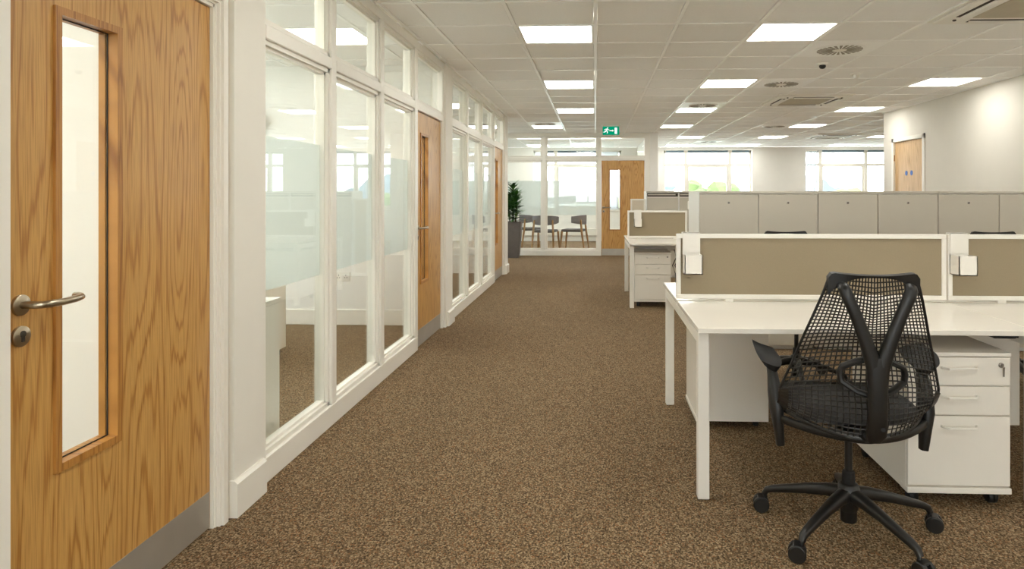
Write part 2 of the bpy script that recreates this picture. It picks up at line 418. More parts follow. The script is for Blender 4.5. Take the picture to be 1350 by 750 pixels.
def tile_mesh(w, d):
    k = (round(w, 3), round(d, 3))
    if k not in tile_meshes:
        bm = bmesh.new(); b = MB(); b.bm.free(); b.bm = bm
        t = .014
        # tegular tile: flat face with small chamfered edge
        outer = [(t, t), (w-t, t), (w-t, d-t), (t, d-t)]; i2 = t+.005
        inner = [(i2, i2), (w-i2, i2), (w-i2, d-i2), (i2, d-i2)]
        A = [bm.verts.new((x, y, .014)) for x, y in outer]; B = [bm.verts.new((x, y, .002)) for x, y in outer]; D = [bm.verts.new((x, y, -.003)) for x, y in inner]
        bm.faces.new(A); bm.faces.new(D[::-1])
        for P_, Q in ((A, B), (B, D)):
            for i in range(4): bm.faces.new((P_[i], P_[(i+1) % 4], Q[(i+1) % 4], Q[i]))
        bmesh.ops.recalc_face_normals(bm, faces=bm.faces[:])
        me = bpy.data.meshes.new('ceiling_tile'); bm.to_mesh(me); bm.free(); me.materials.append(MATS['tile'])
        tile_meshes[k] = me
    return tile_meshes[k]
def visible_cell(c, r):
    X, Y = c*.6+.3, ROW0+r*.6+.3
    zc = Y - .04*X
    if zc < 4.0: return False
    px = PX0 + F_PX*(X+.04*Y)/zc
    if not (470 < px < 1400): return False
    if X < XL: return 11.0 < Y < YE and px > 640
    if Y > YE and X < 1.2: return False
    if Y < 10.5 and X > XR+.1: return False
    if px > 1175 and Y > 10.5: return False
    return True
rest = MB(); grid = MB(); ntile = 0
cells = []
for c in range(-9, 16):
    for r in range(-6, 30):
        x0, x1 = c*.6, c*.6+.6; y0, y1 = ROW0+r*.6, ROW0+r*.6+.6
        if y1 > YF: y1 = YF-.002
        if x0 < -1.5 < x1: x0 = x0
        if (c, r) in used: continue
        if c > 7 and y1 < 10.4: continue
        if c == 7 and y1 < 10.5: x1 = XR-.002
        if y1 <= YB: continue
        if (c == -3) and y0 < 10.5:      # column over the partition: shortened strip towards the corridor
            for a, b in ((-1.8, -1.585), (-1.428, -1.2)): cells.append((c, r, a, b, y0, y1))
            continue
        if c == -3: pass
        cells.append((c, r, x0, x1, y0, y1))
for (c, r, x0, x1, y0, y1) in cells:
    vis = visible_cell(c, r) or (c == -3 and x0 > -1.5 and 3.5 < y0 < 11)
    if vis and ntile < 300:
        o = bpy.data.objects.new('ceiling_tile', tile_mesh(x1-x0, y1-y0)); COL.objects.link(o); o.parent = ceil
        o.location = (x0, y0, CZ+.003); ntile += 1
    else:
        rest.box(x0+.014, x1-.014, y0+.014, y1-.014, CZ, CZ+.012)
o = rest.build('ceiling_tiles_beyond', 'tile', ceil); o['kind'] = 'stuff'
print('ceiling tiles', ntile)
for c in range(-9, 17):
    x = c*.6
    if c <= 7: grid.box(x-.012, x+.012, YB, YF-.01, CZ-.0045, CZ+.03)
    else: grid.box(x-.012, x+.012, 10.5, YF-.01, CZ-.0045, CZ+.03)
for r in range(-5, 30):
    y = ROW0 + r*.6
    xr = XR if y < 10.5 else XFAR
    grid.box(OFF, xr, y-.012, y+.012, CZ-.004, CZ+.03)
grid.box(-1.43, -1.405, 2.5, 10.8, CZ-.006, CZ+.03); grid.box(XR-.025, XR, YB, 10.5, CZ-.006, CZ+.03)
grid.build('ceiling_grid', 'grid', ceil)

def ceiling_light(c, r, label, group):
    t = thing('ceiling_light', label, 'light', (c*.6+.3, ROW0+r*.6+.3, CZ), 0, group)
    return t
lt = ceiling_light(-1, 8, 'square recessed ceiling light panel above the open office carpet', 'recessed light panels of the open office ceiling')
fr = MB(); h = .289
for a, b, c_, d in ((-h, h, -h, -h+.02), (-h, h, h-.02, h), (-h, -h+.02, -h+.02, h-.02), (h-.02, h, -h+.02, h-.02)): fr.box(a, b, c_, d, -.003, .06)
fr.build('frame', 'white_metal', lt)
MB().box(-h+.02, h-.02, -h+.02, h-.02, .004, .012).build('diffuser', 'lamp', lt)
for c, r in LIGHTS:
    if (c, r) != (-1, 8): dup(lt, (c*.6+.3, ROW0+r*.6+.3, CZ))
for c, r in LIGHTS_IN: dup(lt, (c*.6+.3, ROW0+r*.6+.3, CZ), label='square recessed ceiling light panel inside the glazed side offices', group='recessed light panels of the side offices')
for c, r in LIGHTS_MEET: dup(lt, (c*.6+.3, ROW0+r*.6+.3, CZ), label='square recessed ceiling light panel inside the meeting room', group='recessed light panels of the meeting room')

# swirl diffusers
def air_diffuser():
    t = thing('air_diffuser', 'square white ceiling air vent with round swirl slots', 'air vent', (0, 0, CZ), 0, 'swirl air vents in the ceiling')
    MB().box(-.290, .290, -.290, .290, -.0075, .006, .004, 1).build('face_plate', 'grid', t)
    disc = MB().lathe([(.21, -.006), (.215, -.011), (.20, -.014), (.06, -.014)], 36); disc.build('swirl_ring', 'grid', t)
    sl = MB()
    for k in range(24):
        a = 2*PI*k/24; R = Matrix.Rotation(a, 3, 'Z')
        q = [R @ Vector(p) for p in ((.06, -.004, -.0165), (.185, -.014, -.0165), (.185, .010, -.0165), (.06, .005, -.0165))]
        q2 = [p + Vector((0, 0, .003)) for p in q]
        A = [sl.bm.verts.new(p) for p in q]; B = [sl.bm.verts.new(p) for p in q2]
        sl.bm.faces.new(A); sl.bm.faces.new(B[::-1])
        for i in range(4): sl.bm.faces.new((A[i], A[(i+1) % 4], B[(i+1) % 4], B[i]))
    sl.build('swirl_slots', 'slot_grey', t)
    MB().lathe([(.055, -.010), (.055, -.018), (.02, -.021)], 20).build('hub', 'white_metal', t)
    return t
ad = air_diffuser()
for i, (c, r) in enumerate(DIFF):
    p = (c*.6+.3, ROW0+r*.6+.3, CZ)
    if i == 0: ad.location = p
    else: dup(ad, p)
# ceiling cassette air conditioners
def cassette():
    t = thing('ceiling_air_conditioner', '', 'air conditioner', (0, 0, CZ))
    h = .475
    b = MB(); b.prism([(-h, -h), (h, -h), (h, h), (-h, h)], 'z', -.012, .0)
    b.box(-h+.02, h-.02, -h+.02, h-.02, -.03, -.011, .008, 1); b.build('panel', 'white_metal', t)
    MB().box(-.27, .27, -.27, .27, -.036, -.028, .004, 1).build('intake_grille', 'grille', t)
    for k in range(4):
        R = Matrix.Rotation(k*PI/2, 4, 'Z')
        s_ = MB().box(-.25, .25, .325, .39, -.0325, -.028); s_.bm.transform(R); s_.build('air_slot', 'dark_gap', t)
        f = MB().box(-.245, .245, .35, .365, -.045, -.031); f.bm.transform(R); f.build('flap', 'white_metal', t)
        p = MB().lathe([(.012, -.03), (.012, -.038), (.006, -.04)], 12, (.33, .36, 0)); p.bm.transform(R); p.build('corner_cap', 'dark_gap', t)
    return t
ac = cassette()
aclab = ['ceiling cassette air conditioner nearest the right wall, cut by the picture edge', 'square ceiling cassette air conditioner above the row of grey cabinets', 'square ceiling cassette air conditioner close to the far windows']
aclab[0] = 'square ceiling cassette air conditioner above the front desk bench'
for i, (x0, x1, y0, y1) in enumerate(CASS):
    p = ((x0+x1)/2, (y0+y1)/2, CZ)
    if i == 0: ac.location = p; ac['label'] = aclab[0]
    else: dup(ac, p, label=aclab[i])
def sensor(x, y, label, big=True):
    t = thing('ceiling_sensor', label, 'sensor', (x, y, CZ))
    MB().lathe([(.055, 0), (.055, -.012), (.045, -.02)], 24).build('base_ring', 'white_metal', t)
    MB().lathe([(.03, -.018), (.032, -.035), (.022, -.05), (.008, -.055)], 20).build('lens', 'black_plastic' if big else 'white_metal', t, True)
sensor(2.17, 6.45, 'round ceiling sensor with dark lens beside a swirl air vent')
sensor(2.70, 7.0, 'small white smoke detector on the ceiling tiles', False)

# ---------------------------------------------------------------- glazed partitions
class Part:
    """members of a glazed screen; a runs along the screen, d goes back from its face"""
    def __init__(s, root, tr): s.root, s.tr = root, tr
    def box(s, mb, a0, a1, d0, d1, z0, z1, bev=0):
        (xa, ya), (xb, yb) = s.tr(a0, d0), s.tr(a1, d1)
        mb.box(xa, xb, ya, yb, z0, z1, bev, 1)
    def member(s, name, a0, a1, z0, z1, sides):
        mb = MB(); s.box(mb, a0, a1, 0, .10, z0, z1, .004)
        b = .022; c = .036
        if 'r' in sides: s.box(mb, a1, a1+b, .014, .086, z0, z1); s.box(mb, a1+b, a1+c, .030, .070, z0, z1)
        if 'l' in sides: s.box(mb, a0-b, a0, .014, .086, z0, z1); s.box(mb, a0-c, a0-b, .030, .070, z0, z1)
        if 'u' in sides: s.box(mb, a0, a1, .014, .086, z1, z1+b); s.box(mb, a0, a1, .030, .070, z1+b, z1+c)
        if 'd' in sides: s.box(mb, a0, a1, .014, .086, z0-b, z0); s.box(mb, a0, a1, .030, .070, z0-c, z0-b)
        return mb.build(name, 'white_paint', s.root)
    def pane(s, a0, a1, z0, z1, film=False):
        mb = MB(); s.box(mb, a0, a1, .046, .054, z0, z1); p = mb.build('pane', 'glass', s.root)
        if film:
            mb = MB(); s.box(mb, a0, a1, .0545, .0555, .837, 1.545); mb.build('frosted_film', 'film', p)
Z_SILL, Z_TR0, Z_TR1, Z_HD = .115, 1.965, 2.03, 2.462
def screen(P_, mull, panes, a_start, a_end, door=None):
    """mull: list of (a0, a1) uprights; panes between them; door = (d0, d1) bay without lower pane"""
    P_.member('head_rail', a_start, a_end, Z_HD, CZ, 'd')
    P_.member('sill_rail', mull[0][0], mull[door][1], 0, Z_SILL, 'u')
    for i, (a0, a1) in enumerate(mull):
        P_.member('mullion', a0, a1, Z_SILL if i <= door else 0, Z_HD, ('l' if i > 0 and i != door+1 else '') + ('r' if i < len(mull)-1 and i != door else ''))
    for i, (m0, m1) in enumerate(zip(mull, mull[1:])):
        a0, a1 = m0[1], m1[0]
        P_.member('transom', a0, a1, Z_TR0, Z_TR1, 'u' if door == i else 'ud')
        P_.pane(a0+.02, a1-.02, Z_TR1+.01, Z_HD-.01)
        if door != i: P_.pane(a0+.02, a1-.02, Z_SILL+.01, Z_TR0-.01, True)
lroot = structure('wall_corridor_glazing', 'white framed glazed office partition along the corridor')
LP = Part(lroot, lambda a, d: (XL-d, a))
screen(LP, [(2.82, 2.872), (3.605, 3.672), (4.445, 4.515), (5.30, 5.378), (6.26, 6.30)], None, 2.82, 6.30, door=3)
screen(LP, [(6.60, 6.645), (7.49, 7.555), (8.445, 8.51), (9.475, 9.545), (10.42, 10.46)], None, 6.60, 10.46, door=3)
eroot = structure('wall_end_glazing', 'white framed glazed meeting room partition at the corridor end')
EP = Part(eroot, lambda a, d: (a, YE+d))
screen(EP, [(-3.45, -3.38), (-2.26, -2.19), (-1.10, -1.03), (.045, .118), (1.01, 1.12)], None, -3.45, 1.12, door=3)
struct_mesh(MB().box(OFF, -3.45, YE, YE+.12, 0, CZ), 'wall_end', 'wall_white')

# ---------------------------------------------------------------- oak doors
def oak_door(n, loc, rz, w=.88, h=1.99, wood='oak', frame=True, label=None):
    """local: x from handle edge to hinge edge, front face towards -y at y=0"""
    d = structure('door_%d' % n, label)
    d.location = loc; d.rotation_euler = (0, 0, rz)
    g0, g1, z0, z1 = .165, .385, .535, 1.775
    lf = MB(); t = .045
    lf.box(0, g0, 0, t, .006, h).box(g1, w, 0, t, .006, h).box(g0, g1, 0, t, .006, z0).box(g0, g1, 0, t, z1, h)
    lf.build('door_leaf', wood, d)
    bd = MB(); o, e = .018, .008
    for yy0, yy1 in ((-e, .0225), (.0322, t+e)):
        i_ = .004; bd.box(g0-o, g0+i_, yy0, yy1, z0-o, z1+o).box(g1-i_, g1+o, yy0, yy1, z0-o, z1+o).box(g0+i_, g1-i_, yy0, yy1, z0-o, z0+i_).box(g0+i_, g1-i_, yy0, yy1, z1-i_, z1+o)
    bd.build('glazing_bead', 'oak_dark', d)
    gk = MB(); q = .0065; gk.box(g0, g0+q, .0225, .0258, z0, z1).box(g1-q, g1, .0225, .0258, z0, z1).box(g0, g1, .0225, .0258, z0, z0+q).box(g0, g1, .0225, .0258, z1-q, z1)
    gk.build('gasket', 'black_soft', d)
    MB().box(g0, g1, .0258, .0318, z0, z1).build('vision_panel', 'glass', d)
    MB().box(.004, w-.004, -.0015, 0, .008, .145).build('kick_plate', 'steel', d)
    hx, hz = .042, .995
    hd = MB(); hd.lathe([(.0265, 0), (.0265, -.007), (.024, -.009)], 28, (hx, 0, hz), 'y')
    hd.tube([(hx, -.008, hz), (hx, -.045, hz), (hx+.004, -.055, hz), (hx+.02, -.062, hz), (hx+.06, -.064, hz-.001), (hx+.11, -.062, hz), (hx+.135, -.055, hz+.002), (hx+.142, -.045, hz+.003), (hx+.143, -.03, hz+.003)], .0095, 14)
    hd.build('handle', 'satin_nickel', d, True)
    es = MB().lathe([(.0265, 0), (.0265, -.007), (.024, -.009)], 28, (hx, 0, hz-.08), 'y').build('lock_escutcheon', 'satin_nickel', d, True)
    kc = MB().lathe([(.0085, -.009), (.0085, -.011)], 16, (hx, 0, hz-.074), 'y'); kc.box(hx-.0045, hx+.0045, -.011, -.009, hz-.094, hz-.078); kc.build('keyhole', 'dark_gap', es)
    if frame:
        f = MB(); f.box(-.05, -.003, -.012, .08, 0, h+.05).box(w+.003, w+.05, -.012, .08, 0, h+.05).box(-.05, w+.05, -.012, .08, h+.003, h+.05); f.build('door_frame', 'white_paint', d)
    return d
d1 = oak_door(1, (-1.472, 1.60, 0), PI/2, label='oak veneer office door with tall vision panel and lever handle')
ar = MB(); lay = ((0, -1.455), (.008, -1.443), (.018, -1.432))
for k, (o, x) in enumerate(lay):
    xb = -1.485 if k == 0 else lay[k-1][1]
    ar.box(xb, x, 2.49+o, 2.545-.003*k, 0, 2.065-.003*k); ar.box(xb, x, 1.535+.003*k, 1.59-o, 0, 2.065-.003*k)
    ar.box(xb, x, 1.59-o, 2.49+o, 2.005+o, 2.065-.003*k)
ao = ar.build('architrave', 'white_paint', d1); ao.matrix_parent_inverse = d1.matrix_basis.inverted()
oak_door(2, (-1.472, 5.385, 0), PI/2, h=1.96, w=.872, frame=False, label='oak veneer door into the nearer glazed office')
oak_door(3, (-1.472, 9.552, 0), PI/2, h=1.96, w=.865, frame=False, label='oak veneer door into the farther glazed office')
oak_door(4, (.125, YE+.022, 0), 0, h=1.96, w=.88, frame=False, label='oak veneer meeting room door below the exit sign')
for n, (lo) in ((2, None),): pass
# riser cupboard doors in right wall
d5 = structure('door_5', 'pale oak double leaf riser cupboard door with blue disc signs')
d5.location = (XR+.012, 9.255, 0); d5.rotation_euler = (0, 0, -PI/2)
for k in range(2):
    lf = MB().box(-.438*(k+1)+.0015, -.438*k-.0015, 0, .04, .006, 2.04).build('door_leaf', 'oak_pale', d5)
    s_ = MB().lathe([(.036, 0), (.036, -.003)], 28, (-.438+(.078 if k == 0 else -.078), 0, 1.575), 'y').build('disc_sign', 'sign_blue', lf)
    for j, zz in enumerate((1.585, 1.575, 1.565)):
        pass
fm = MB(); fm.box(0, .055, -.03, .06, 0, 2.10).box(-.931, -.876, -.03, .06, 0, 2.10).box(-.931, .055, -.03, .06, 2.045, 2.10).build('architrave', 'white_paint', d5)
for z in (.25, 1.05, 1.81): MB().lathe([(.008, z-.045), (.008, z+.045)], 10, (-.878, -.012, 0)).build('hinge', 'oak_dark', d5)

# ---------------------------------------------------------------- exit sign
ex = thing('exit_sign', 'green running man emergency exit sign hanging above the corridor', 'sign', (.28, 12.1, CZ))
MB().box(-.165, .165, -.03, .03, -.028, 0, .004, 1).build('ceiling_mount', 'white_metal', ex)
MB().box(-.15, .15, -.006, .006, -.182, -.028).build('sign_panel', 'sign_glow', ex)
pic = MB(); yb0, yb1 = -.0085, -.006
def bar(mb, p, q, w):
    p, q = Vector((p[0], 0, p[1])), Vector((q[0], 0, q[1])); t = (q-p).normalized(); n_ = Vector((-t.z, 0, t.x))*w/2
    mb.prism([((p+n_).x, (p+n_).z), ((q+n_).x, (q+n_).z), ((q-n_).x, (q-n_).z), ((p-n_).x, (p-n_).z)], 'y', yb0, yb1)
bar(pic, (-.025, -.105), (.035, -.105), .014); pic.prism([(.028, -.085), (.05, -.105), (.028, -.125)], 'y', yb0, yb1)
pic.build('arrow', 'sign_glow_white', ex)
pic = MB().prism([(.068, -.05), (.112, -.05), (.112, -.162), (.068, -.162)], 'y', yb0, yb1); pic.build('doorway_mark', 'sign_glow_white', ex)
pic = MB(); pic.lathe([(.011, yb0), (.011, yb1)], 12, (-.058, 0, -.056), 'y')
for a in (((-.066, -.070), (-.085, -.105), .020), ((-.085, -.105), (-.060, -.125), .014), ((-.060, -.125), (-.068, -.155), .012), ((-.085, -.105), (-.110, -.130), .014), ((-.110, -.130), (-.135, -.130), .012), ((-.066, -.072), (-.105, -.078), .010), ((-.105, -.078), (-.118, -.098), .010), ((-.066, -.072), (-.045, -.092), .010), ((-.045, -.092), (-.028, -.086), .009)): bar(pic, *a)
pic.build('running_figure', 'sign_glow_white', ex)

# ---------------------------------------------------------------- desks
def bench(label, x0, x1, y0, y1, left_leg=True, right_leg=True, dark_module=False):
    t = thing('bench_desk', label, 'desk', (x0, y0, 0)); w, d = x1-x0, y1-y0
    ym = d/2
    for a, b in ((0, ym-.012), (ym+.012, d)):
        MB().box(0, w, a, b, .708, .73, .002, 1).build('desktop', 'white_laminate', t)
    fl_ = MB()
    for x in ([.007] if left_leg else []) + ([w-.055] if right_leg else []):
        for y in (.055, d-.103):
            MB().box(x, x+.048, y, y+.048, .004, .70, .003, 1).build('leg', 'white_metal', t)
        MB().box(x, x+.048, .103, d-.103, .652, .70, .003, 1).build('end_rail', 'white_metal', t)
    MB().box(.055, w-.055, ym-.25, ym-.21, .66, .70).box(.055, w-.055, ym+.21, ym+.25, .66, .70).build('support_beam', 'white_metal', t)
    MB().box(.1, w-.1, ym-.09, ym+.09, .60, .606).box(.1, w-.1, ym-.09, ym-.085, .60, .65).box(.1, w-.1, ym+.085, ym+.09, .60, .65).build('cable_tray', 'white_metal', t)
    for sx_ in (.02, w-.03): MB().box(sx_, sx_+.01, .12, d-.12, .70, .708).build('spacer', 'dark_gap', t)
    return t
bench('white front bench desk beside the black mesh chair', .42, 1.768, 2.735, 4.135, True, False)
bench('white bench desk extending the front bench towards the right wall', 1.772, 3.12, 2.735, 4.135, True, True)
bench('white bench desk behind the row of grey cabinets', .375, 1.725, 7.37, 8.80, True, True)

def desk_screen(label, x0, x1, y, z0=.735, z1=1.075):
    t = thing('desk_screen', label, 'desk screen', ((x0+x1)/2, y, z0)); w = (x1-x0)/2; h = z1-z0
    f = MB(); a = .022
    f.box(-w, w, -.015, .015, h-a, h, .002, 1).box(-w, w, -.015, .015, 0, a, .002, 1).box(-w, -w+a, -.015, .015, a, h-a, .002, 1).box(w-a, w, -.015, .015, a, h-a, .002, 1)
    f.build('frame', 'white_metal', t)
    MB().box(-w+a-.003, w-a+.003, -.008, .008, a-.003, h-a+.003).build('fabric_panel', 'fabric', t)
    for x in (-w*.6, w*.6): MB().box(x-.02, x+.02, -.006, .006, -.016, .002).build('bracket', 'white_metal', t)
    return t
desk_screen('beige fabric desk screen on the front bench beside the near chair', .412, 1.757, 3.415, .746)
desk_screen('beige fabric desk screen on the front bench behind the pedestal with keys', 1.765, 3.11, 3.415, .746)
desk_screen('short beige fabric desk screen on the bench behind the cabinets', .388, 1.105, 8.085, .746)
desk_screen('beige desk screen beyond the cable post on the rear bench', 1.20, 1.72, 8.085, .746)

def tray(label, x, y, ztop, flip=False):
    t = thing('screen_tray', label, 'desk tray', (x, y, ztop))
    p = MB(); p.box(-.044, .044, -.024, -.020, -.10, .004).box(-.044, .044, -.024, .022, .0005, .004).box(-.044, .044, .018, .022, -.03, .004); p.build('hook_plate', 'white_metal', t)
    b = MB(); o = .0
    b.box(-.044+o, .044+o, -.104, -.100, -.20, -.105).box(-.044+o, .044+o, -.024, -.020, -.20, -.098).box(-.044+o, -.040+o, -.104, -.020, -.20, -.105).box(.040+o, .044+o, -.104, -.020, -.20, -.105).box(-.044+o, .044+o, -.104, -.020, -.20, -.196)
    b.build('tray_cup', 'white_metal', t)
    return t
tray('white hook-on tray at the free end of the front desk screen', .486, 3.415, 1.079)
tray('white hook-on tray where two front desk screens meet', 1.815, 3.415, 1.079)
tray('white hook-on tray on the short screen of the rear bench', .510, 8.085, 1.079)

# pedestals
def pedestal(label, x, y, rz=0, w=.41, d=.56, h=.565, kind='drawers', group=None, keys=False, z0=.062):
    """front towards local -y, origin at floor centre of the front face"""
    t = thing('drawer_pedestal', label, 'drawer unit', (x, y, 0), rz, group)
    w2 = w/2; z1 = z0+h; ws = z0/.062
    MB().box(-w2, w2, .018, d, z0, z1-.016, .001, 1).build('body', 'white_laminate', t)
    MB().box(-w2-.002, w2+.002, -.004, d, z1-.016, z1, .002, 1).build('top_panel', 'white_laminate', t)
    MB().box(-w2-.002, w2+.002, -.004, .06, z0-.002, z0+.022, .002, 1).build('plinth', 'white_laminate', t)
    if kind == 'drawers':
        zs = [z0+.026, z0+.31*h/.565, z0+.43*h/.565, z1-.018]
        for k in range(3):
            f = MB().box(-w2+.002, w2-.002, 0, .018, zs[k]+.0025, zs[k+1]-.0025, .002, 1).build('drawer_front', 'white_laminate', t)
            hz = zs[k+1]-.042
            hb = MB().loft([(-.07, 0, hz), (-.066, -.012, hz), (-.055, -.030, hz), (.055, -.030, hz), (.066, -.012, hz), (.07, 0, hz)], (.011, .011), 8, (0, 0, 1), 3.5)
            hb.build('handle', 'white_metal', f)
        lk = MB().lathe([(.010, 0), (.010, -.005), (.007, -.007)], 16, (w2-.04, 0, z1-.05), 'y').build('lock', 'silver', t)
        if keys: 
            kb = MB().box(w2-.042, w2-.038, -.012, -.007, z1-.056, z1-.044).box(w2-.036, w2-.030, -.010, -.007, z1-.095, z1-.058).tube([(w2-.038, -.01, z1-.052), (w2-.030, -.011, z1-.058), (w2-.033, -.01, z1-.07)], .0012, 6); kb.build('key', 'silver', lk)
    else:
        f = MB().box(-w2+.002, w2-.002, 0, .018, z0+.026, z1-.018, .002, 1).build('door_front', 'white_laminate', t)
        MB().lathe([(.010, 0), (.010, -.006), (.007, -.008)], 16, (w2-.035, 0, z1-.11), 'y').build('lock', 'silver', f)
    for sx_ in (-1, 1):
        for yy in (.06, d-.06):
            c = MB(); cx = sx_*(w2-.045)
            q = .026*ws
            c.lathe([(q*.85, cx-.018), (q, cx-.012), (q, cx-.003), (q*.7, cx-.002), (q*.7, cx+.002), (q, cx+.003), (q, cx+.012), (q*.85, cx+.018)], 18, (0, yy, q), 'x').box(cx-.012, cx+.012, yy-.012, yy+.012, z0*.56, z0)
            c.build('caster', 'black_plastic', t, True)
    return t
pedestal('white three drawer pedestal with keys in its lock, right of the mesh chair', 1.478, 2.765, keys=True, w=.412, d=.58, h=.572)
pedestal('white pedestal standing side-on below the end of the front bench', .552, 3.865, -PI/2, w=.41, d=.39, h=.625, kind='door', z0=.036)
pedestal('white pedestal half hidden behind the pedestal with keys', 2.07, 4.10, PI, w=.41, d=.44, h=.625, z0=.036)
pedestal('white three drawer pedestal under the bench behind the cabinets', .645, 7.52, w=.41, d=.56, h=.555)

# power module under desk
t = thing('power_module', 'black power socket box under the front desktop', 'power socket', (1.69, 2.84, .7079))
MB().box(-.045, .045, -.03, .03, -.026, 0, .003, 1).build('case', 'black_plastic', t); MB().box(-.05, .05, -.034, -.03, -.022, -.004).build('bracket', 'black_soft', t)
# cable post with cables on the rear bench
t = thing('cable_post', 'white cable post with black cables between rear desk screens', 'cable post', (1.15, 8.085, .73))
MB().box(-.022, .022, -.015, .015, 0, .36, .003, 1).build('post', 'white_metal', t)
MB().box(-.035, .055, -.03, .03, .36, .46, .01, 2).build('socket_head', 'white_metal', t)
MB().lathe([(.014, -.03), (.014, -.034)], 14, (.0, 0, .43), 'y').lathe([(.012, -.03), (.012, -.034)], 14, (.01, 0, .385), 'y').build('socket', 'dark_gap', t)
MB().tube([(.0, -.034, .385), (.01, -.05, .33), (-.005, -.045, .24), (-.012, -.04, .12), (0, -.04, .012)], .008, 8).build('cable', 'cable', t, True)
t = thing('cable_bundle', 'tangle of black cables hanging under the rear bench desk', 'cable', (1.0, 7.98, .30))
for k in range(5):
    x = -.06+.03*k
    MB().tube([(x, 0, .31), (x+.02, -.03, .22+.01*k), (x-.02, .01, .12), (x+.01, -.02, .03), (x+.02, -.01, -.15), (x, 0, -.294)], .006, 6).build('cable', 'cable', t, True)
MB().box(-.03, .02, -.05, -.02, .12, .20, .004, 1).build('plug', 'white_metal', t)

# ---------------------------------------------------------------- storage cabinets
def cabinets(x0, yf, n, unit, depth, top, style, labels, group=None):
    for i in range(n):
        a = x0 + i*unit
        t = thing('storage_cabinet', labels[min(i, len(labels)-1)], 'cabinet', (a, yf, 0), 0, group if i >= len(labels)-1 else None)
        MB().box(.0005, unit-.0005, .02, depth, .03, top-.022).box(.02, unit-.02, .05, depth-.05, 0, .03).build('carcass', 'cabinet_side', t)
        MB().box(.0005, unit-.0005, -.002, depth, top-.022, top, .002, 1).build('top_panel', 'cabinet_grey', t)
        if i == 0: MB().box(-.004, .0005, -.002, depth, 0, top).build('end_panel', 'cabinet_side', t)
        if style == 'doors':
            h = unit/2
            for k in range(2):
                f = MB().box(k*h+.003, k*h+h-.003, 0, .02, .04, top-.026, .0015, 1).build('door', 'cabinet_grey', t)
                lz = top-.095; lx = k*h+h*.5
                MB().lathe([(.010, 0), (.010, -.004), (.007, -.005)], 16, (lx, 0, lz), 'y').build('lock', 'silver', f)
                MB().box(lx-.004, lx+.004, -.0062, -.005, lz-.004, lz+.004).build('keyhole', 'dark_gap', f)
        else:
            f = MB().box(.012, unit-.012, 0, .02, .04, top-.085, .0015, 1).build('door', 'cabinet_grey', t)
            MB().box(.012, unit-.012, -.006, .0, top-.098, top-.085).build('door_lip', 'white_metal', f)
            MB().box(.012, unit-.012, .012, .019, top-.085, top-.03).build('handle_recess', 'dark_gap', t)
            MB().box(.02, unit-.05, -.001, .012, top-.062, top-.045).build('track', 'cabinet_grey', t)
CABX, CABY = .852, 5.50
cabinets(CABX, CABY, 3, .962, .59, 1.30, 'doors', ['pale grey double door cabinet with its white side exposed at the row end', 'pale grey double door cabinet in the row behind the desk screens'], 'grey double door cabinets behind the front bench')
cabinets(.775, 10.15, 6, .49, .47, 1.318, 'tambour', ['grey filing cabinet at the row end beside the oak meeting room door', 'grey filing cabinet in the rear row beyond the short desk screen'], 'grey filing cabinets in the rear row')
t = thing('divider_panel', 'narrow beige divider panel with white edge beside the rear filing cabinets', 'divider', (.64, 10.2, 0))
f = MB().box(-.105, -.08, -.015, .015, 0, 1.20).box(-.08, .12, -.015, .015, 1.178, 1.20).box(-.08, .12, -.015, .015, 0, .05).box(.098, .12, -.015, .015, .05, 1.178); f.build('frame', 'white_metal', t)
MB().box(-.08, .098, -.008, .008, .05, 1.178).build('panel', 'fabric_light', t)

# ---------------------------------------------------------------- mesh task chair
def back_pt(u, v):
    """suspension back: u -1..1 across, v 0..1 up; local chair coords, y forward"""
    au = abs(u)
    hw = .268 + .010*v/.33 if v < .33 else .278 + (.142-.278)*(v-.33)/.67
    yc_prof = [(0, -.235), (.15, -.262), (.35, -.245), (.6, -.246), (1, -.272)]
    for (a, wa), (b, wb) in zip(yc_prof, yc_prof[1:]):
        if a <= v <= b:
            s_ = (v-a)/(b-a); s_ = s_*s_*(3-2*s_); yc = wa + (wb-wa)*s_
    wrap = .21*(1-v)**1.5 + .018
    y = yc + wrap*au**2.0
    zc = .436 + .563*v
    zs = .476 + .28*v if v < .33 else .5684 + .4306*(v-.33)/.67
    z = zc + (zs-zc)*au**2.2
    if v > .6: z -= .045*((v-.6)/.4)*(1-((v-.6)/.4)**3)*(1-au)*1.6
    return Vector((u*hw, y, z))
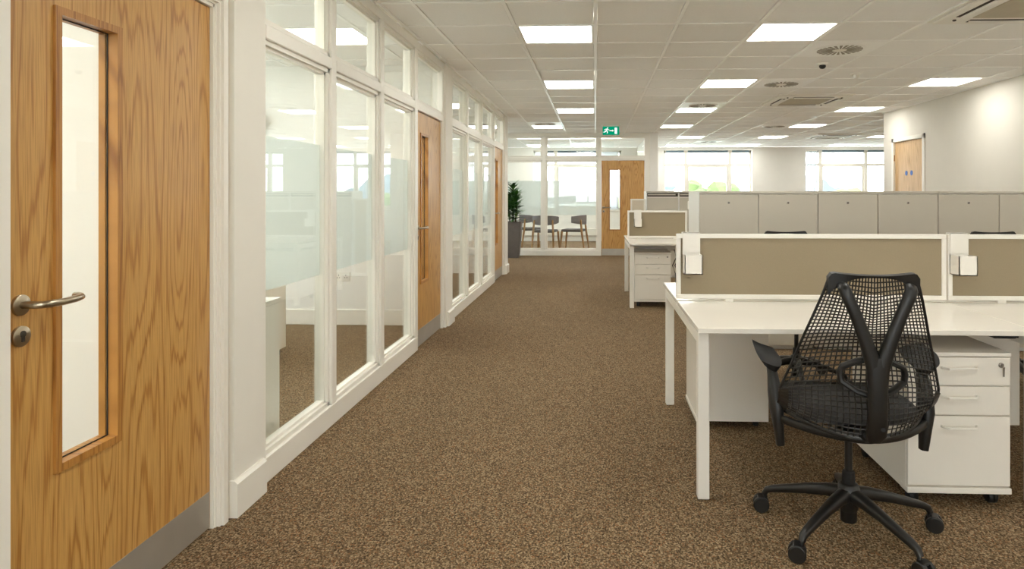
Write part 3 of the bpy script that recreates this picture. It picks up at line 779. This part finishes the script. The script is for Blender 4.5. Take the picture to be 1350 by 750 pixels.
def task_chair(label):
    t = thing('task_chair', label, 'chair')
    # star base
    b = MB(); R0 = .315
    b.lathe([(.030, .085), (.036, .10), (.042, .14), (.042, .165), (.034, .185), (.026, .19)], 24)
    for k in range(5):
        a = math.radians(8.5 + 72*k); c, s_ = math.cos(a), math.sin(a)
        P_ = [(.02, .150), (.08, .146), (.16, .130), (.24, .110), (.285, .098), (.308, .088), (.318, .070)]
        S = [(.056, .052), (.050, .044), (.040, .036), (.035, .030), (.032, .026), (.028, .024), (.022, .022)]
        b.loft([(r*c, r*s_, z) for r, z in P_], S, 12, (0, 0, 1), 2.8)
    base = b.build('star_base', 'base_black', t, True)
    b = MB().lathe([(.026, .045), (.030, .05), (.030, .11)], 20).build('hub_sleeve', 'black_plastic', base, True)
    for k in range(5):
        a = math.radians(8.5 + 72*k); cx, cy = R0*math.cos(a), R0*math.sin(a)
        w = a + random.uniform(-1.2, 1.2); wx, wy = cx + .016*math.cos(w), cy + .016*math.sin(w)
        ax = Vector((-math.sin(w), math.cos(w), 0)); m = MB()
        for sgn in (-1, 1):
            m.lathe([(.006, sgn*.007), (.026, sgn*.007), (.031, sgn*.010), (.031, sgn*.022), (.027, sgn*.026), (.006, sgn*.026)], 20, (0, 0, 0), 'x')
        m.bm.transform(Matrix.Translation((wx, wy, .031)) @ Matrix.Rotation(math.atan2(ax.y, ax.x), 4, 'Z'))
        m.loft([(wx, wy, .034), (cx, cy, .055), (cx, cy, .078)], [(.012, .012), (.018, .018), (.014, .014)], 10, (1, 0, 0), 2)
        # hood over the wheels
        m.loft([(wx - ax.x*.02, wy - ax.y*.02, .056), (wx + ax.x*.02, wy + ax.y*.02, .056)], (.03, .012), 8)
        m.build('caster', 'black_plastic', base, True)
    g = MB().lathe([(.014, .19), (.014, .40)], 18).build('gas_column', 'black_plastic', t, True)
    MB().lathe([(.022, .188), (.024, .20), (.022, .232), (.018, .236)], 18).build('column_collar', 'black_soft', t, True)
    # seat pan, cushion
    def seat_mesh(z, hw, y0, y1, th, rnd, name, m):
        s_ = MB(); nx, ny = 18, 18; top = {}; bot = {}
        for i in range(nx+1):
            for j in range(ny+1):
                u, v = -1+2*i/nx, -1+2*j/ny
                # square to rounded square
                x = u*math.sqrt(1-.32*v*v)*1.08; y = v*math.sqrt(1-.32*u*u)*1.08
                r = min(1, max(abs(u), abs(v))); drop = rnd*max(0, r-.72)**2/.078
                front = max(0, v-.4)**2*.035
                X, Y = x*hw, (y0+y1)/2 + y*(y1-y0)/2
                dish = .012*(u*u) 
                top[i, j] = s_.bm.verts.new((X, Y, z + dish - drop - front)); bot[i, j] = s_.bm.verts.new((X*.97, (Y-.02)*.97+.01, z - th - front*.6))
        for i in range(nx):
            for j in range(ny):
                s_.bm.faces.new((top[i, j], top[i+1, j], top[i+1, j+1], top[i, j+1]))
                s_.bm.faces.new((bot[i, j], bot[i, j+1], bot[i+1, j+1], bot[i+1, j]))
        for i in range(nx):
            s_.bm.faces.new((top[i, 0], bot[i, 0], bot[i+1, 0], top[i+1, 0])); s_.bm.faces.new((top[i, ny], top[i+1, ny], bot[i+1, ny], bot[i, ny]))
        for j in range(ny):
            s_.bm.faces.new((top[0, j], top[0, j+1], bot[0, j+1], bot[0, j])); s_.bm.faces.new((top[nx, j], bot[nx, j], bot[nx, j+1], top[nx, j+1]))
        return s_.build(name, m, t, True)
    seat_mesh(.505, .226, -.15, .29, .036, .03, 'seat', 'seat_fabric')
    seat_mesh(.470, .20, -.11, .24, .022, .012, 'seat_pan', 'black_plastic')
    # tilt mechanism and swept yoke from arms to spine
    m = MB(); m.loft([(0, .12, .405), (0, 0, .400), (0, -.12, .408), (0, -.20, .430), (0, -.25, .455)], [(.11, .05), (.15, .062), (.12, .05), (.08, .04), (.06, .03)], 14)
    yk = []
    for k in range(-8, 9):
        a = k/8.0; yk.append((.262*a, -.215 + .175*a*a, .432 + .006*a*a))
    m.loft(yk, (.024, .030), 10)
    m.build('tilt_frame', 'black_plastic', t, True)
    # suspension mesh
    nu = 30
    vv = [0]; step = .031
    while vv[-1] < 1:
        q = vv[-1]; vv.append(q + (.034 if q < .3 else (.034 + (.019-.034)*min(1, (q-.3)/.5))))
    vv = [q/vv[-1] for q in vv]
    m = MB(); G = {}
    for i in range(nu+1):
        for j, v in enumerate(vv): G[i, j] = m.bm.verts.new(back_pt(-1+2*i/nu, v))
    for i in range(nu):
        for j in range(len(vv)-1): m.bm.faces.new((G[i, j], G[i+1, j], G[i+1, j+1], G[i, j+1]))
    bmesh.ops.recalc_face_normals(m.bm, faces=m.bm.faces[:])
    bmesh.ops.wireframe(m.bm, faces=m.bm.faces[:], thickness=.0050, offset=0, use_replace=True, use_boundary=True, use_even_offset=True)
    bk = m.build('back_mesh', 'black_mesh', t)
    # rim round the mesh: sides and bottom edge
    m = MB()
    path = [back_pt(-1, 1-k/14) for k in range(15)] + [back_pt(-1+2*k/24, 0) for k in range(1, 25)] + [back_pt(1, k/14) for k in range(1, 15)]
    sz = [(.010, .010)]*15 + [(.016, .014)]*24 + [(.010, .010)]*14
    m.loft(path, sz, 8, (0, 1, .01), 2)
    m.build('edge_band', 'black_plastic', bk, True)
    # side webs where mesh gathers at the arm roots
    for sgn in (-1, 1):
        m = MB()
        rows = []
        for j in range(8):
            v = .0 + .33*j/7; rows.append([back_pt(sgn*(1 - .10*k), v) + Vector((sgn*.003, 0, 0)) for k in range(2)])
        V = [[m.bm.verts.new(p) for p in (r[0], r[1], r[1] + Vector((0, -.004, 0)), r[0] + Vector((0, -.004, 0)))] for r in rows]
        for r1, r2 in zip(V, V[1:]):
            for i in range(4): m.bm.faces.new((r1[i], r1[(i+1) % 4], r2[(i+1) % 4], r2[i]))
        m.bm.faces.new(V[0]); m.bm.faces.new(V[-1][::-1])
        m.build('side_web', 'black_mesh', bk)
    # top bar with arched underside
    m = MB(); n_ = 28; F_, Bk = [], []
    for k in range(n_+1):
        u = -1.03+2.06*k/n_; p = back_pt(max(-1, min(1, u)), 1.0); p.x = u*.145
        end = max(0, abs(u)-.9)/.13
        zt = 1.006 + .010*u*u - .02*end**2; zb = .996 - .055*abs(u)**3
        y = p.y
        F_.append((m.bm.verts.new((p.x, y+.012, zt)), m.bm.verts.new((p.x, y+.012, zb)))); Bk.append((m.bm.verts.new((p.x, y-.014, zt-.003)), m.bm.verts.new((p.x, y-.010, zb))))
    for k in range(n_):
        for A, B in (((F_[k][0], F_[k][1]), (F_[k+1][0], F_[k+1][1])), ((Bk[k][1], Bk[k][0]), (Bk[k+1][1], Bk[k+1][0])), ((Bk[k][0], F_[k][0]), (Bk[k+1][0], F_[k+1][0])), ((F_[k][1], Bk[k][1]), (F_[k+1][1], Bk[k+1][1]))):
            m.bm.faces.new((A[0], A[1], B[1], B[0]))
    m.bm.faces.new((F_[0][0], Bk[0][0], Bk[0][1], F_[0][1])); m.bm.faces.new((F_[-1][0], F_[-1][1], Bk[-1][1], Bk[-1][0]))
    m.build('top_bar', 'black_plastic', t, True)
    # Y tower
    m = MB()
    st = [(0, -.272, .450), (0, -.290, .475), (0, -.300, .55), (0, -.302, .63), (0, -.303, .70), (0, -.302, .735)]
    m.loft(st, [(.050, .028), (.066, .036), (.062, .040), (.062, .042), (.072, .042), (.086, .036)], 16, (0, -1, .001), 3.0)
    for sgn in (-1, 1):
        P_ = [(sgn*.012, -.303, .690), (sgn*.022, -.304, .735), (sgn*.042, -.306, .795), (sgn*.070, -.307, .870), (sgn*.098, -.307, .935), (sgn*.106, -.304, .957), (sgn*.109, -.292, .968), (sgn*.110, -.278, .971)]
        m.loft(P_, [(.046, .040), (.050, .038), (.044, .034), (.040, .032), (.040, .032), (.040, .030), (.038, .026), (.030, .02)], 14, (0, -1, .001), 2.6)
    sp = m.build('y_tower', 'black_plastic', t, True)
    MB().lathe([(.0075, -.3185), (.0075, -.320), (.005, -.3205)], 14, (.012, 0, .50), 'y').build('bolt_cap', 'black_soft', sp)
    MB().lathe([(.004, -.320), (.004, -.3225)], 12, (.0, 0, .635), 'y').build('screw', 'black_soft', sp)
    # lumbar ring
    m = MB()
    hexp = [(0, -.268, .725), (-.055, -.262, .712), (-.100, -.250, .690), (-.108, -.247, .668), (-.103, -.250, .640), (-.055, -.264, .610), (0, -.272, .595)]
    full = hexp + [(-x, y, z) for x, y, z in hexp[-2:0:-1]] + [hexp[0]]
    m.loft(full, (.020, .030), 10, (0, 1, .01), 2.6)
    m.build('lumbar_ring', 'black_plastic', t, True)
    # arms
    for sgn in (-1, 1):
        m = MB(); x = sgn*.278
        m.loft([(sgn*.258, -.030, .335), (sgn*.264, -.028, .40), (sgn*.270, -.022, .47), (sgn*.273, -.005, .53), (sgn*.276, .025, .590), (sgn*.280, .06, .628)], [(.030, .040), (.036, .060), (.050, .080), (.050, .074), (.036, .058), (.026, .05)], 14, (0, 1, 0), 2.8)
        arm = m.build('arm_upright', 'black_plastic', t, True)
        # dished pad
        m = MB(); nx, ny = 8, 14; T, Bt = {}, {}
        for i in range(nx+1):
            for j in range(ny+1):
                u, v = -1+2*i/nx, -1+2*j/ny
                xx = u*math.sqrt(max(0, 1-.45*v**4)); yy = v*math.sqrt(1-.3*u**4)
                X = sgn*.288 + xx*(.046 - .006*v); Y = .100 + yy*.125
                zt = .656 + .014*v + .008*xx*xx - .030*max(0, abs(v)-.5)**1.5 + sgn*xx*.016
                T[i, j] = m.bm.verts.new((X, Y, zt)); Bt[i, j] = m.bm.verts.new((sgn*.286 + xx*.032, .095+yy*.105, zt-.024))
        for i in range(nx):
            for j in range(ny):
                m.bm.faces.new((T[i, j], T[i+1, j], T[i+1, j+1], T[i, j+1])); m.bm.faces.new((Bt[i, j], Bt[i, j+1], Bt[i+1, j+1], Bt[i+1, j]))
        for i in range(nx):
            m.bm.faces.new((T[i, 0], Bt[i, 0], Bt[i+1, 0], T[i+1, 0])); m.bm.faces.new((T[i, ny], T[i+1, ny], Bt[i+1, ny], Bt[i, ny]))
        for j in range(ny):
            m.bm.faces.new((T[0, j], T[0, j+1], Bt[0, j+1], Bt[0, j])); m.bm.faces.new((T[nx, j], Bt[nx, j], Bt[nx, j+1], T[nx, j+1]))
        m.build('arm_pad', 'black_soft', arm, True)
    return t
ch = task_chair('black mesh office chair with forked back on five casters before the front desk')
ch.location = (.955, 2.55, 0); ch.rotation_euler = (0, 0, math.radians(-3.2))
dup(ch, (1.36, 4.56, 0), math.radians(180), 'black mesh chair behind the same desk screen as the near chair, top edge showing')
dup(ch, (2.80, 4.56, 0), math.radians(178), 'black mesh chair behind the desk screen next to the pedestal with keys')

# ---------------------------------------------------------------- plant
t = thing('potted_plant', 'leafy green plant in a tall grey planter by the end glazing', 'plant', (-1.655, 13.28, 0))
p = MB(); A = [(.115, 0), (.175, .70), (.185, .72)]
def sq(r, z): return [(-r, -r, z), (r, -r, z), (r, r, z), (-r, r, z)]
rings = [[p.bm.verts.new(v) for v in sq(r, z)] for r, z in ((.125, 0), (.165, .45), (.182, .72), (.165, .72), (.15, .66))]
for a, b in zip(rings, rings[1:]):
    for k in range(4): p.bm.faces.new((a[k], a[(k+1) % 4], b[(k+1) % 4], b[k]))
p.bm.faces.new(rings[0][::-1]); p.bm.faces.new(rings[-1])
es = [e for e in p.bm.edges if abs(e.verts[0].co.z-e.verts[1].co.z) > .1]
bmesh.ops.bevel(p.bm, geom=es, offset=.03, segments=3, affect='EDGES', profile=.5)
p.build('planter', 'planter_grey', t)
MB().lathe([(.14, .665), (.10, .685), (.03, .69)], 16).build('soil', 'soil', t)
st = MB()
stems = [(0, 0, 1.42), (.05, -.03, 1.25), (-.06, .03, 1.18)]
for x, y, h in stems: st.tube([(x, y, .67), (x*1.4, y*1.4, .9), (x*1.6, y*1.6, h)], .014, 8)
st.build('stem', 'bark', t)
def leaf(base, d, L, w, droop):
    m = MB(); d = Vector(d).normalized(); side = d.cross(Vector((0, 0, 1))).normalized(); L_, R_, M_ = [], [], []
    n_ = 7
    for k in range(n_+1):
        s_ = k/n_; ww = w*math.sin(PI*min(1, .08+.92*s_))**.75*(1 if s_ < .98 else .1)
        c = Vector(base) + d*L*s_ + Vector((0, 0, -droop*s_*s_))
        L_.append(m.bm.verts.new(c - side*ww + Vector((0, 0, .25*ww)))); R_.append(m.bm.verts.new(c + side*ww + Vector((0, 0, .25*ww)))); M_.append(m.bm.verts.new(c))
    for k in range(n_):
        m.bm.faces.new((L_[k], M_[k], M_[k+1], L_[k+1])); m.bm.faces.new((M_[k], R_[k], R_[k+1], M_[k+1]))
    return m.build('leaf', 'plant_leaf', t, True)
for (x, y, h), n_ in zip(stems, (90, 60, 50)):
    for k in range(n_):
        f = k/n_; z = .74 + (h-.72)*f; a = k*2.4 + random.uniform(-.4, .4); tilt = .25 + .9*f + random.uniform(-.2, .2)
        s_ = min(1, max(0, (z-.67)/.23)); bx = x*(1+.4*s_); by = y*(1+.4*s_)
        leaf((bx, by, z), (math.cos(a), math.sin(a), tilt), random.uniform(.20, .30)*(1-.2*f), random.uniform(.026, .038), random.uniform(.02, .09))

# ---------------------------------------------------------------- meeting room chairs
def meeting_chair(label):
    t = thing('meeting_chair', label, 'chair', group=None)
    s_ = MB().box(-.23, .23, -.22, .24, .425, .485, .025, 3).build('seat', 'chair_grey_dark', t, True)
    m = MB(); n_ = 16; rows = []
    for k in range(n_+1):
        a = math.radians(-172 + 164*k/n_); x, y = .285*math.cos(a), .30*math.sin(a)+.03
        e = abs(k-n_/2)/(n_/2); zt = .80 - .035*e*e; zb = .595 + .045*e*e
        nrm = Vector((math.cos(a), math.sin(a), 0))
        rows.append([Vector((x, y, zb)) - nrm*.018, Vector((x, y, zb-.008)), Vector((x, y, zb)) + nrm*.018, Vector((x, y, zt)) + nrm*.022, Vector((x, y, zt+.01)), Vector((x, y, zt)) - nrm*.014])
    V = [[m.bm.verts.new(p) for p in r] for r in rows]
    for a, b in zip(V, V[1:]):
        for k in range(6): m.bm.faces.new((a[k], a[(k+1) % 6], b[(k+1) % 6], b[k]))
    m.bm.faces.new(V[0]); m.bm.faces.new(V[-1][::-1])
    m.build('backrest', 'chair_grey', t, True)
    for sx_ in (-1, 1):
        MB().loft([(sx_*.255, .26, 0), (sx_*.225, .215, .44)], [(.030, .030), (.048, .048)], 10).build('leg', 'beech', t, True)
        MB().loft([(sx_*.245, -.30, 0), (sx_*.225, -.235, .44), (sx_*.205, -.21, .70)], [(.030, .030), (.048, .048), (.036, .036)], 10).build('leg', 'beech', t, True)
    return t
mc = meeting_chair('grey curved back meeting chair with wooden legs, beside the oak meeting room door')
mc.location = (-.49, 15.0, 0); mc.rotation_euler = (0, 0, math.radians(78))
dup(mc, (-1.10, 14.68, 0), math.radians(-10), 'grey curved back meeting chair seen from behind, behind the glazing post')
dup(mc, (-1.50, 15.55, 0), math.radians(-70), 'grey curved back meeting chair beside the potted plant, partly overlapped')

# ---------------------------------------------------------------- vertical blinds
def blinds(label, x0, x1, n_):
    t = thing('vertical_blind', label, 'blind', (x0, YF+.07, WTOP))
    MB().box(0, x1-x0, -.02, .02, -.03, -.002).build('headrail', 'white_metal', t)
    me = None
    for k in range(n_):
        m = MB().box(-.055, .055, -.001, .001, -(WTOP-SILL)+.03, -.03); m.bm.transform(Matrix.Rotation(math.radians(55), 4, 'Z'))
        m.build('slat', 'blind', t, loc=((k+.5)*(x1-x0)/n_, 0, 0))
blinds('stacked white vertical blind beside the window next to the right core wall', 5.62, 5.92, 6)
blinds('stacked white vertical blind at the window seen through the meeting room door', .16, .62, 8)
blinds('stacked white vertical blind at the window behind the potted plant', -1.63, -1.30, 6)

# ---------------------------------------------------------------- office furniture behind the glass
t = thing('office_desk', 'white panel end desk just behind the first corridor window', 'desk', (-1.67, 2.75, 0))
MB().box(-1.6, 0, 0, .72, .705, .73, .002, 1).build('desktop', 'white_laminate', t)
for x in (-.025, -1.6): MB().box(x, x+.025, .03, .70, 0, .705).build('end_panel', 'white_laminate', t)
t = thing('office_desk', 'white desk farther inside the nearer glazed office', 'desk', (-2.46, 4.55, 0))
MB().box(-1.6, 0, 0, .75, .705, .73, .002, 1).build('desktop', 'white_laminate', t)
for x in (-.62, -1.6): MB().box(x, x+.03, .05, .70, 0, .705).build('end_panel', 'white_laminate', t)
pedestal('white pedestal inside the nearer glazed office', -2.665, 4.70, 0, w=.40, d=.5, h=.55)
t = thing('wall_socket', 'white double wall socket on the office cross wall', 'socket', (-2.47, 6.40, .47))
MB().box(-.075, .075, -.010, 0, -.045, .045, .003, 1).build('face_plate', 'white_metal', t)
for sx_ in (-.036, .036):
    MB().box(sx_-.003, sx_+.003, -.0112, -.010, .006, .02).box(sx_-.014, sx_-.008, -.0112, -.010, -.015, -.005).box(sx_+.008, sx_+.014, -.0112, -.010, -.015, -.005).build('socket_holes', 'dark_gap', t)
t = thing('wall_speaker', 'small black box high on the office cross wall', 'speaker', (-3.33, 6.40, 1.90))
MB().box(-.07, .07, -.10, 0, 0, .155, .006, 1).build('case', 'black_plastic', t); MB().box(-.055, .055, -.104, -.10, .015, .14).build('grille', 'black_soft', t)
t = thing('office_desk', 'white desk inside the farther glazed office', 'desk', (-2.2, 8.4, 0))
MB().box(-1.6, 0, 0, .75, .705, .73, .002, 1).build('desktop', 'white_laminate', t)
for x in (-.04, -1.6): MB().box(x, x+.03, .05, .70, 0, .705).build('end_panel', 'white_laminate', t)

# ---------------------------------------------------------------- outside
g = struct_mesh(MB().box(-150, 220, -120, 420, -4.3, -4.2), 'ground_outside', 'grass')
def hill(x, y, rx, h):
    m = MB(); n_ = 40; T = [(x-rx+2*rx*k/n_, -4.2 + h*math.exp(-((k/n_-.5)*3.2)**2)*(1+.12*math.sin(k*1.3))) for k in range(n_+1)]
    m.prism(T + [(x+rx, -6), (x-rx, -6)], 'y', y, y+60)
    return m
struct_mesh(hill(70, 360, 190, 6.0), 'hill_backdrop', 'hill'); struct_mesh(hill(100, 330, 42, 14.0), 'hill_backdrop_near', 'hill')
def tree(x, y, h, r, m_, label):
    t = thing('tree', label, 'tree', (x, y, -4.2))
    MB().loft([(0, 0, 0), (.05, 0, h*.35), (0, .05, h*.6)], [(.35, .35), (.25, .25), (.12, .12)], 8).build('trunk', 'bark', t)
    m = MB(); rnd = random.Random(int(x*10))
    for k in range(26):
        a = rnd.uniform(0, 2*PI); q = rnd.uniform(0, 1)**.5; zz = rnd.uniform(.35, 1)
        rr = r*q*(1.1-.55*abs(zz-.6)/.4*.8)
        b_ = bmesh.ops.create_icosphere(m.bm, subdivisions=2, radius=r*rnd.uniform(.24, .40), matrix=Matrix.Translation((rr*math.cos(a), rr*math.sin(a), h*zz*.92)))
        for v in b_['verts']: v.co += Vector((rnd.uniform(-1, 1), rnd.uniform(-1, 1), rnd.uniform(-1, 1)))*r*.05
    m.build('crown', m_, t)
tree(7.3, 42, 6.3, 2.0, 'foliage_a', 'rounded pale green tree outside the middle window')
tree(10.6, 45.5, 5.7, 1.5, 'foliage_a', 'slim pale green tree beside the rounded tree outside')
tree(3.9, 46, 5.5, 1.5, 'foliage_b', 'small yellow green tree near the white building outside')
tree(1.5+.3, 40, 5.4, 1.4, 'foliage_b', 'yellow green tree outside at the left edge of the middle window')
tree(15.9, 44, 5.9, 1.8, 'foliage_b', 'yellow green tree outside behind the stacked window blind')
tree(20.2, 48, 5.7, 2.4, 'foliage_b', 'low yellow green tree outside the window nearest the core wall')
t = thing('white_building', 'small white flat roofed building outside behind the trees', 'building', (5.2, 70, -4.2))
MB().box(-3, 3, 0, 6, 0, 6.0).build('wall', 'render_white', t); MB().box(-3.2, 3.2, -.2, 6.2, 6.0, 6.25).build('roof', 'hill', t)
for k in range(3): MB().box(-2.2+1.8*k, -1.2+1.8*k, -.03, 0, 4.3, 5.3).build('window', 'headrail', t)
